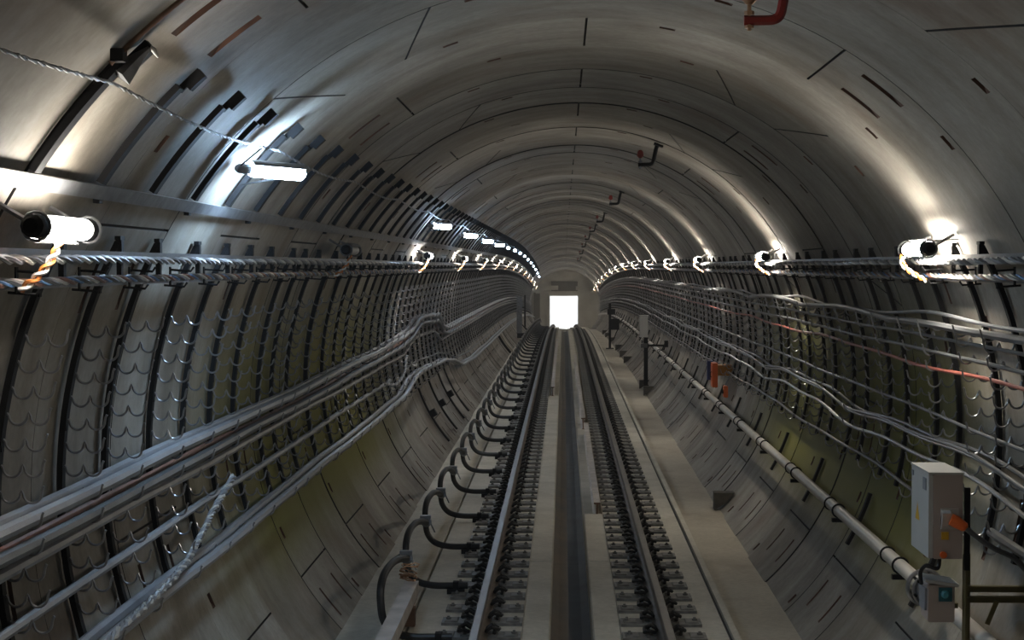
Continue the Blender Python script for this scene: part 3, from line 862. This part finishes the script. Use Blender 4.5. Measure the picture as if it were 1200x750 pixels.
# ------------------------------------------------------------------ overhead J brackets
for i, y in enumerate([8.3, 20.0, 32.6, 45.5, 58, 70.5, 83, 95.5, 108]):
    lab = 'red J-shaped bracket with brass rod cut by the top edge of the photo' if i == 0 else (f'dark J-shaped bracket hanging from the crown, {nth(i + 1)} from the near end' if i < 6 else 'tiny far J-shaped bracket hanging from the crown')
    root = empty('catenary_bracket', (0, y, drop(y)), lab, 'bracket', 'J brackets along the crown')
    zb = 4.005
    m = MB(); m.tube(spline([(0.80, 0, zb), (0.88, 0, zb), (0.945, 0, zb + 0.004), (0.975, 0, zb + 0.03), (0.99, 0, zb + 0.10), (1.01, 0, zb + 0.19), (1.03, 0, zb + 0.245)], 4), 0.024, 6)
    x, z = sec(70.2, 0.012); m.box((1.035, 0, zb + 0.225), (0.11, 0.14, 0.022), rot=Matrix.Rotation(rad(20), 3, 'Y'))
    m.build('arm', M['red'] if i == 0 else M['black'], root)
    m = MB(); m.tube([(0.825, 0, zb - 0.05), (0.825, 0, zb + 0.16)], 0.010, 6); m.tube([(0.825, 0, zb - 0.038), (0.825, 0, zb - 0.024)], 0.022, 6); m.tube([(0.825, 0, zb + 0.026), (0.825, 0, zb + 0.044)], 0.024, 6)
    m.build('threaded_rod', M['copper'] if i == 0 else M['galvdull'], root)
    m = MB(); m.tube([(0.825, 0, zb + 0.075), (0.825, 0, zb + 0.10), (0.825, 0, zb + 0.15), (0.825, 0, zb + 0.17)], [0.016, 0.04, 0.034, 0.015], 10)
    m.build('insulator', M['copper'] if i == 0 else M['red'], root)

# ------------------------------------------------------------------ fire main
PX, PZ = 2.37, 0.655
pts = [(PX, y, PZ + drop(y)) for y in yrun(2.5, 118)]
m = MB(); m.tube(pts, 0.05, 14)
fm_ = m.build('fire_main_pipe', M['pipe']); tag(fm_, 'long pale fire main pipe running on brackets low along the wall', 'pipe')
for y in [9.3, 12.6, 15.35, 18.1, 20.9, 23.7, 26.5, 29.2, 32, 34.8, 37.6, 40.4, 43.2, 46]:
    m = MB(); m.torus((PX, y + 0.25, PZ), (0, 1, 0), 0.052, 0.011, 20, 6); m.build('pipe_coupling', M['black'], fm_)
i = 0; y = 9.6
while y < 88:
    root = empty('pipe_bracket', (0, y, drop(y)), f'black bracket strip carrying the fire main, {nth(i + 1)} from the near end' if i < 14 else 'tiny far black bracket carrying the fire main', 'bracket', 'fire main brackets')
    m = MB(); arc_bar(m, ang(0.80, 1), ang(0.34, 1), 0.06, 0.03, 0.022, n=6)
    xw = wall_x(PZ - 0.075, 0.06, 1)
    m.box(((xw + PX - 0.06) / 2, 0, PZ - 0.082), (xw - PX + 0.06, 0.05, 0.035))
    m.build('wall_strip', M['black'], root, smooth=False)
    m = MB(); m.torus((PX, 0, PZ), (0, 1, 0), 0.056, 0.009, 20, 6); m.build('pipe_clip', M['black'], root)
    i += 1; y += 2.77
# valve on the main in front of the small box
FL = (PX, 11.55, PZ)
m = MB(); m.tube([(0, -0.5, 0), (0, -0.5, 0), (0, -0.10, 0), (0, -0.10, 0)], [0.05, 0.085, 0.085, 0.05], 18); m.build('coupling_sleeve', M['galvdull'], fm_, FL)
m = MB(); m.torus((0, -0.02, 0), (0, 1, 0), 0.115, 0.016, 26, 8); m.build('flange_ring', M['galv'], fm_, FL)
m = MB(); m.torus((0, -0.13, 0), (0, 1, 0), 0.10, 0.012, 26, 8); m.build('flange_ring', M['galv'], fm_, FL)
for t in range(6):
    a = t * PI / 3 + 0.3; m = MB(); m.tube([(0.095 * math.cos(a), -0.17, 0.095 * math.sin(a)), (0.095 * math.cos(a), 0.03, 0.095 * math.sin(a))], 0.011, 6)
    m.build('flange_bolt', M['black'], fm_, FL)

# ------------------------------------------------------------------ cabinet, post, small box
def rbox(mb, c, d, b=0.008, mi=0):
    """box with chamfered edges running along z and x"""
    hx, hy, hz = d[0] / 2, d[1] / 2, d[2] / 2
    poly = [(-hx + b, -hz), (hx - b, -hz), (hx, -hz + b), (hx, hz - b), (hx - b, hz), (-hx + b, hz), (-hx, hz - b), (-hx, -hz + b)]
    mb.prism([(x + c[0], z + c[2]) for x, z in poly], c[1] - hy, c[1] + hy, mi)
cab = empty('electrical_cabinet', (2.145, 10.16, 1.37), 'tall grey electrical cabinet with orange plug on a post by the fire main', 'electrical cabinet')
m = MB(); rbox(m, (0.012, 0, 0), (0.17, 0.50, 0.49)); m.build('body', M['boxpink'], cab, smooth=False)
m = MB(); m.box((-0.086, 0.0, 0), (0.024, 0.485, 0.485)); cdoor = m.build('door', M['boxgrey'], cab, smooth=False)
m = MB(); m.box((0.0, 0, 0.252), (0.202, 0.515, 0.012)); m.build('rain_lid', M['boxgrey'], cab, smooth=False)
m = MB(); m.v += [(-0.1, 0.06 + y_, -0.03 + z_) for y_, z_ in ((-0.06, -0.03), (0.06, -0.03), (0.0, 0.08))]; m.f.append((2, 1, 0)); m.m.append(0)
m.build('warning_sticker', M['yellow'], cdoor, smooth=False)
m = MB(); m.box((-0.1, -0.14, 0.18), (0.008, 0.08, 0.07)); m.build('door_lock', M['cablegrey'], cdoor, smooth=False)
m = MB(); m.box((-0.1, 0.2, 0.205), (0.008, 0.05, 0.03)); m.build('name_plate', M['cablegrey'], cdoor, smooth=False)
m = MB(); m.box((0.02, -0.259, -0.01), (0.10, 0.018, 0.12)); m.box((-0.005, -0.275, -0.005), (0.05, 0.04, 0.085), rot=Matrix.Rotation(rad(20), 3, 'X')); m.build('socket_outlet', M['cablewhite'], cab, smooth=False)
m = MB(); m.box((-0.005, -0.253, -0.11), (0.042, 0.006, 0.045)); m.build('socket_sticker', M['yellow'], cab, smooth=False)
m = MB(); m.tube([(-0.015, -0.251, -0.22), (-0.015, -0.268, -0.22)], 0.02, 12); m.build('indicator_lamp', M['orange'], cab)
pl = empty('power_plug', (2.185, 9.84, 1.35), 'bright orange plug pushed into the socket of the grey cabinet', 'plug')
m = MB(); m.tube([(-0.028, 0.0, 0.016), (0.0, -0.005, 0.004), (0.05, -0.015, -0.028), (0.058, -0.017, -0.034)], [0.034, 0.037, 0.028, 0.018], 12); m.build('plug_body', M['orange'], pl)
m = MB(); m.tube(spline([(0.055, -0.016, -0.032), (0.12, -0.035, -0.085), (0.22, -0.02, -0.15), (0.34, 0.03, -0.21), (0.43, 0.06, -0.30)], 6), 0.016, 8); m.build('plug_cord', M['cabledark'], pl)
post = empty('steel_post', (2.272, 9.97, 0.0), 'olive steel post with two cross arms standing beside the grey cabinet', 'post')
m = MB(); m.box((0, 0, 0.60), (0.012, 0.08, 1.08)); m.box((0.018, 0.04, 0.625), (0.042, 0.010, 1.03)); m.build('upright', M['olive'], post, smooth=False)
for z in (0.955, 0.893):
    m = MB(); m.box((0.203, 0.0, z), (0.39, 0.045, 0.009)); m.box((0.203, 0.024, z - 0.018), (0.39, 0.008, 0.04)); m.build('cross_arm', M['olive'], post, smooth=False)
m = MB(); m.box((0.16, 0.012, 0.80), (0.028, 0.012, 0.15), rot=Matrix.Rotation(rad(22), 3, 'Y')); m.build('brace', M['olive'], post, smooth=False)
m = MB(); m.box((-0.004, -0.055, 1.30), (0.03, 0.03, 0.48)); m.build('channel', M['black'], post, smooth=False)
sb = empty('switch_box', (2.145, 10.11, 0.845), 'small beige switch box with teal button below the grey cabinet', 'switch box')
m = MB(); rbox(m, (0, 0, 0), (0.155, 0.20, 0.22)); m.build('body', M['boxpink'], sb, smooth=False)
m = MB(); m.box((0.0, 0, 0.122), (0.195, 0.24, 0.018), rot=Matrix.Rotation(rad(8), 3, 'Y')); m.build('rain_lid', M['boxgrey'], sb, smooth=False)
m = MB(); m.box((0.022, -0.105, 0.055), (0.078, 0.010, 0.082)); bpl = m.build('button_plate', M['teal'], sb, smooth=False)
m = MB(); m.tube([(0.018, -0.11, 0.058), (0.018, -0.128, 0.058), (0.018, -0.135, 0.058)], [0.024, 0.024, 0.014], 14); m.build('button', M['tealknob'], bpl)
m = MB(); m.box((-0.086, 0.0, 0.02), (0.012, 0.15, 0.13)); m.build('side_plate', M['cablegrey'], sb, smooth=False)
m = MB(); m.box((0.098, 0.02, -0.03), (0.04, 0.06, 0.03)); m.build('mounting_lug', M['olive'], sb, smooth=False)
m = MB(); m.tube(spline([(2.035, 10.04, 0.955), (2.025, 10.02, 1.03), (2.05, 9.98, 1.075), (2.095, 9.97, 1.06), (2.12, 9.98, 1.065), (2.13, 10.0, 1.118)], 5), 0.012, 8)
tag(m.build('link_cable', M['hose']), 'short black cable bending between the grey cabinet and the small box', 'cable')

# ------------------------------------------------------------------ orange call box and plates
root = empty('call_box', (2.50, 28.5, 1.02), 'orange call box with upright orange door fixed under the loose cable bundle', 'call box')
m = MB(); m.box((0.10, -0.10, 0.08), (0.24, 0.35, 0.17)); m.build('housing', M['amber'], root, smooth=False)
m = MB(); m.box((-0.065, -0.10, 0), (0.085, 0.34, 0.40)); m.box((-0.109, -0.10, 0.0), (0.006, 0.28, 0.33)); odr = m.build('door', M['orange'], root, smooth=False)
m = MB(); m.tube([(-0.11, -0.18, -0.03), (-0.135, -0.18, -0.03), (-0.135, -0.18, 0.05), (-0.11, -0.18, 0.05)], 0.008, 6); m.build('handle', M['black'], odr)
root = empty('sign_plate', (2.49, 29.9, 1.00), 'dark blue enamel plate standing just behind the orange call box', 'sign')
m = MB(); m.box((0, 0, 0), (0.10, 0.10, 0.33)); m.build('plate', M['navy'], root, smooth=False)
m = MB(); m.box((0.07, 0.1, 0.05), (0.12, 0.03, 0.03)); m.box((0.07, -0.1, 0.05), (0.12, 0.03, 0.03)); m.build('bracket', M['galvdull'], root, smooth=False)
root = empty('alarm_button', (2.545, 27.6, 0.80), 'small orange alarm button on the wall below the orange call box', 'alarm button')
m = MB(); rbox(m, (0, 0, 0), (0.07, 0.16, 0.19), 0.015); m.build('case', M['orange'], root, smooth=False)
m = MB(); m.tube([(-0.036, -0.02, 0), (-0.055, -0.02, 0)], 0.035, 12); m.build('button', M['black'], root)
m = MB(); m.tube(spline([(0.0, 0, 0.095), (0.03, 0.02, 0.17), (0.08, 0.1, 0.25)], 5), 0.009, 6); m.build('cord', M['cablegrey'], root)

# posts further on
root = empty('equipment_post', (1.97, 42.3, 0), 'black post with grey box and side arm rising from the wall foot', 'post')
m = MB(); m.box((0, 0, 0.72), (0.10, 0.10, 1.68)); m.box((0.0, 0, -0.13), (0.13, 0.2, 0.03)); m.build('upright', M['black'], root, smooth=False)
m = MB(); m.box((-0.06, -0.10, 1.33), (0.20, 0.22, 0.52)); m.box((-0.06, -0.10, 1.6), (0.24, 0.26, 0.02)); m.build('grey_box', M['boxgrey'], root, smooth=False)
m = MB(); m.box((0.26, 0, 0.86), (0.48, 0.06, 0.05)); m.box((0.50, 0, 0.90), (0.09, 0.1, 0.16)); m.tube([(0.47, 0, 0.83), (0.44, 0, 0.745)], 0.018, 6); m.build('side_arm', M['black'], root, smooth=False)
m = MB(); m.box((-0.05, -0.12, 0.86), (0.16, 0.10, 0.10)); m.tube([(-0.10, -0.13, 0.92), (-0.10, -0.13, 1.0)], 0.02, 8); m.build('junction_box', M['cabledark'], root, smooth=False)
root = empty('equipment_post', (1.72, 66.0, drop(66)), 'distant black post with dark box and lever standing on the walkway', 'post')
m = MB(); m.box((0, 0, 0.55), (0.09, 0.09, 1.75)); m.box((0.0, 0, -0.31), (0.3, 0.3, 0.03)); m.build('upright', M['black'], root, smooth=False)
m = MB(); m.box((0.16, 0, 0.62), (0.40, 0.3, 0.42)); m.box((0.05, 0, 1.1), (0.30, 0.2, 0.22)); m.build('dark_box', M['black'], root, smooth=False)
m = MB(); m.tube([(0.3, 0, 0.6), (0.50, 0, 0.82)], 0.025, 6); m.tube([(0.34, 0, 0.5), (0.12, 0, 0.0)], 0.02, 6); m.build('lever', M['black'], root, smooth=False)

# step brackets at the foot of the wall
for i, y in enumerate([22.1, 41.6, 43.9, 55.4, 59.2, 64.3, 72.5, 80.0, 86.0]):
    m = MB(); m.prism([(1.88, -0.325), (1.88, -0.10), (2.14, -0.10), (2.02, -0.235)], -0.11, 0.11)
    o = m.build('step_bracket', M['wedge'], loc=(0, y, drop(y)), smooth=False)
    lab = ('dark wedge-shaped step bracket by itself at the foot of the wall' if i == 0 else
           f'dark wedge-shaped step bracket at the wall foot, {nth(i + 1)} from the near end')
    tag(o, lab, 'bracket', 'wedge brackets at the wall foot')

# ------------------------------------------------------------------ steel sections lying along the track
def channel(x, ya, yb, z0, w, h, label, mat, rotz=0.0):
    m = MB(); t = 0.014
    poly = [(-w / 2, 0), (w / 2, 0), (w / 2, h), (w / 2 - 0.0, h), (-w / 2, h)]
    poly = [(-w / 2, 0), (-w * 0.12, 0.02), (-w * 0.12, h - 0.03), (-w / 2, h - 0.018), (-w / 2, h), (w / 2, h), (w / 2, h - 0.018), (w * 0.12, h - 0.03), (w * 0.12, 0.02), (w / 2, 0)]
    n = max(1, int((yb - ya) / 8)) if yb > Y0 else 1
    for k in range(n):
        p = ya + (yb - ya) * k / n; q = ya + (yb - ya) * (k + 1) / n
        b = len(m.v); c = len(poly)
        m.v += [(x + a, p, z0 + d + drop(p)) for a, d in poly] + [(x + a, q, z0 + d + drop(q)) for a, d in poly]
        for a in range(c):
            d = (a + 1) % c; m.f.append((b + d, b + a, b + c + a, b + c + d)); m.m.append(0)
        if k == 0: m.f.append(tuple(b + a for a in range(c))); m.m.append(1)
        if k == n - 1: m.f.append(tuple(b + c + a for a in reversed(range(c)))); m.m.append(1)
    o = m.build('steel_beam', [mat, M['rust']], smooth=False)
    return tag(o, label, 'steel beam')
channel(0.345, 20.9, 31.6, SL - 0.10, 0.08, 0.22, 'pale steel beam lying along the drain edge nearer the camera, walkway side', M['beam'])
channel(0.31, 32.6, 56.0, SL - 0.10, 0.08, 0.22, 'second pale steel beam on the walkway side of the drain, beyond the first', M['beam'])
channel(-0.33, 41.0, 70.0, SL - 0.10, 0.08, 0.22, 'pale steel beam lying along the hose side of the drain', M['beam'])
sbm = MB(); sbm.box((-1.37, 12.6, 0.065), (0.12, 3.9, 0.11)); sbm.box((-1.37, 12.6, -0.01), (0.09, 3.9, 0.05), 1)
bmo = sbm.build('steel_channel', [M['beam'], M['rust']], smooth=False)
tag(bmo, 'steel channel on blocks lying across the nearest black hoses', 'steel beam')
m = MB(); m.box((-1.37, 11.3, -0.115), (0.14, 0.12, 0.155)); m.build('packing_block', M['rust'], bmo, smooth=False)
m = MB(); m.box((-1.37, 14.2, -0.115), (0.12, 0.10, 0.155)); m.build('packing_block', M['rust'], bmo, smooth=False)
cw = MB(); rs = random.Random(5)
pts = []
for t in range(70):
    a = t * 0.55; pts.append((-1.40 + 0.075 * math.cos(a) + rs.uniform(-.015, .015), 14.5 + 0.07 * math.sin(a * 0.9) + 0.002 * t, 0.135 + 0.05 * math.sin(a * 0.23) + 0.0008 * t + rs.uniform(0, .02)))
cw.tube(pts, 0.006, 5)
tag(cw.build('wire_coil', M['copper']), 'tangle of bare copper wire on the end of the steel channel', 'wire')

# ------------------------------------------------------------------ odds and ends on the hose side
# twisted steel rope hanging from a bracket down to the low pair
pth = spline([(-2.36, 11.75, 1.36), (-2.40, 11.3, 1.20), (-2.38, 10.65, 1.07), (-2.33, 9.9, 1.02), (-2.30, 8.8, 1.0), (-2.28, 7.6, 0.985)], 14)
root = empty('wire_rope', (0, 0, 0), 'pale twisted rope hanging slack from a bracket onto the lowest cables', 'rope')
for (mm, mt) in twist(pth, 0.014, [(0.012, 'cablewhite'), (0.012, 'cablegrey'), (0.012, 'cablegrey')], 0.16):
    mm.build('strand', M[mt], root)
# loop of pale cable near the jog
pth = spline([(-2.38, 22.0, 1.30), (-2.34, 23.2, 1.22), (-2.33, 24.3, 1.32), (-2.36, 24.9, 1.50), (-2.33, 25.3, 1.36), (-2.35, 26.5, 1.28)], 10)
root = empty('loose_cable', (0, 0, 0), 'loose loop of pale cable snagged below the heavy bundle before the jog', 'cable')
for (mm, mt) in twist(pth, 0.014, [(0.011, 'cablewhite'), (0.011, 'cablegrey')], 0.2): mm.build('strand', M[mt], root)
# black straps running down the lower wall below the jog
for i, y in enumerate([28.3, 30.4, 32.6, 34.2]):
    m = MB(); arc_bar(m, 199.0, 221.0, 0.07, 0.03, 0.022, n=14); x, z = sec(209.5, 0.09)
    if i < 3: m.box((x, 0, z), (0.10, 0.16, 0.12), rot=Matrix.Rotation(rad(-30), 3, 'Y'))
    o = m.build('wall_strap', M['black'], loc=(0, y, 0), smooth=False)
    tag(o, f'black strap running down the lower wall below the cable jog, {nth(i + 1)} from the near end', 'strap', 'black straps below the cable jog')
# pale curved rib and posts far along
m = MB(); arc_bar(m, 206.5, 224.0, 0.55, 0.07, 0.022, n=14)
tag(m.build('lining_rib', M['slab'], loc=(0, 60.5, drop(60.5)), smooth=False), 'pale curved concrete rib on the far lower wall of the hose side', 'rib')
m = MB(); arc_bar(m, 206.5, 223.0, 0.10, 0.07, 0.022, n=14)
tag(m.build('rib_cable', M['black'], loc=(0, 58.7, drop(58.7)), smooth=False), 'black strap running down beside the pale curved rib', 'strap')
root = empty('trackside_post', (-1.97, 84.0, drop(84)), 'thin dark post with crossbars far along the hose side', 'post')
m = MB(); m.box((0, 0, 0.86), (0.08, 0.08, 1.6)); m.build('upright', M['black'], root, smooth=False)
m = MB(); m.box((-0.13, 0, 1.05), (0.26, 0.06, 0.07)); m.box((-0.13, 0, 0.78), (0.26, 0.06, 0.06)); m.box((-0.2, 0, 0.915), (0.14, 0.15, 0.22)); m.build('crossbar', M['black'], root, smooth=False)
root = empty('trackside_post', (-1.88, 70.0, drop(70)), 'thick grey post with dark foot beside the pale curved rib', 'post')
m = MB(); m.box((0, 0, 0.9), (0.22, 0.2, 1.5)); m.build('upright', M['galvdull'], root, smooth=False)
m = MB(); m.box((0.06, 0, 0.05), (0.3, 0.26, 0.2)); m.tube([(-0.12, 0, 0.35), (0.1, 0, 0.5), (0.3, 0, 0.3)], 0.03, 6); m.build('foot', M['black'], root, smooth=False)

# rusty rod and small bracket high on the arch near the camera
pts = [(*sec(a, 0.03), 0) for a in [118 + 1.0 * t for t in range(18)]]
m = MB(); m.tube([(p[0], 6.66, p[1]) for p in pts], 0.011, 7)
tag(m.build('rusty_rod', M['rust']), 'thin rusty rod bent over the arch into the near black strap', 'rod')
root = empty('horn_bracket', (*[sec(133.8, 0.07)[0]], 6.72, sec(133.8, 0.07)[1]), 'small dark horn-shaped bracket with white tip on the arch', 'bracket')
m = MB(); m.tube([(-0.05, 0.02, -0.05), (0.02, 0.05, 0.03), (0.055, 0.07, 0.065)], [0.05, 0.022, 0.010], 4); m.build('horn', M['galvdull'], root, smooth=False)
m = MB(); m.tube([(0.058, 0.072, 0.07), (0.07, 0.08, 0.06), (0.085, 0.09, 0.03)], [0.008, 0.013, 0.004], 8); m.build('tip', M['cablewhite'], root)
m = MB(); m.box((-0.035, -0.06, 0.02), (0.05, 0.07, 0.05)); m.build('mount', M['black'], root, smooth=False)

# ------------------------------------------------------------------ light that belongs to the stretch of tunnel behind the camera
def behind(x, y, z, e, col):
    l = bpy.data.lights.new('tunnel_lamp', 'POINT'); l.energy = e; l.color = col; l.shadow_soft_size = 0.12
    o = bpy.data.objects.new('tunnel_lamp', l); C.objects.link(o); o.location = (x, y, z)
EB = 9
for y in (2.0, -7.0):
    behind(*((sec(29.3, 0.2)[0], y, sec(29.3, 0.2)[1])), EB, (1, .92, .8))
for y in (-2.5, -12.0):
    behind(*((sec(148.8, 0.2)[0], y, sec(148.8, 0.2)[1])), EB, (1, .94, .84))

w = bpy.data.worlds.new('World'); sc.world = w; w.use_nodes = True
w.node_tree.nodes['Background'].inputs['Color'].default_value = (0.6, 0.65, 0.7, 1)
w.node_tree.nodes['Background'].inputs['Strength'].default_value = 0.25

vs = w.node_tree.nodes.new('ShaderNodeVolumeScatter'); vs.inputs['Density'].default_value = 0.0016; vs.inputs['Anisotropy'].default_value = 0.3
w.node_tree.links.new(vs.outputs[0], w.node_tree.nodes['World Output'].inputs['Volume'])
# ------------------------------------------------------------------ camera
cam = bpy.data.cameras.new('camera'); co = bpy.data.objects.new('camera', cam); C.objects.link(co)
Fp = 2000.0; VX, VY = 660.5, 312.0
cam.sensor_width = 36.0; cam.lens = Fp / 1200 * 36.0; cam.clip_end = 400
yaw = math.atan((VX - 600) / Fp)
v = Vector(((VX - 600) / Fp, 1, (375 - VY) / Fp)); pitch = math.atan2(v.z, math.hypot(v.x, v.y))
Rm = Matrix.Rotation(yaw, 3, 'Z') @ Matrix.Rotation(-pitch, 3, 'X')
right, fwd, up = Rm.col[0], Rm.col[1], Rm.col[2]
mt = Matrix((( right.x, up.x, -fwd.x, XC), (right.y, up.y, -fwd.y, 0.0), (right.z, up.z, -fwd.z, ZC), (0, 0, 0, 1)))
co.matrix_world = mt
sc.camera = co
sc.view_settings.view_transform = 'Standard'; sc.view_settings.look = 'None'; sc.view_settings.gamma = 1.0
sc.view_settings.use_curve_mapping = False
sc.view_settings.exposure = 0.27
sc.cycles.max_bounces = 8; sc.cycles.diffuse_bounces = 6
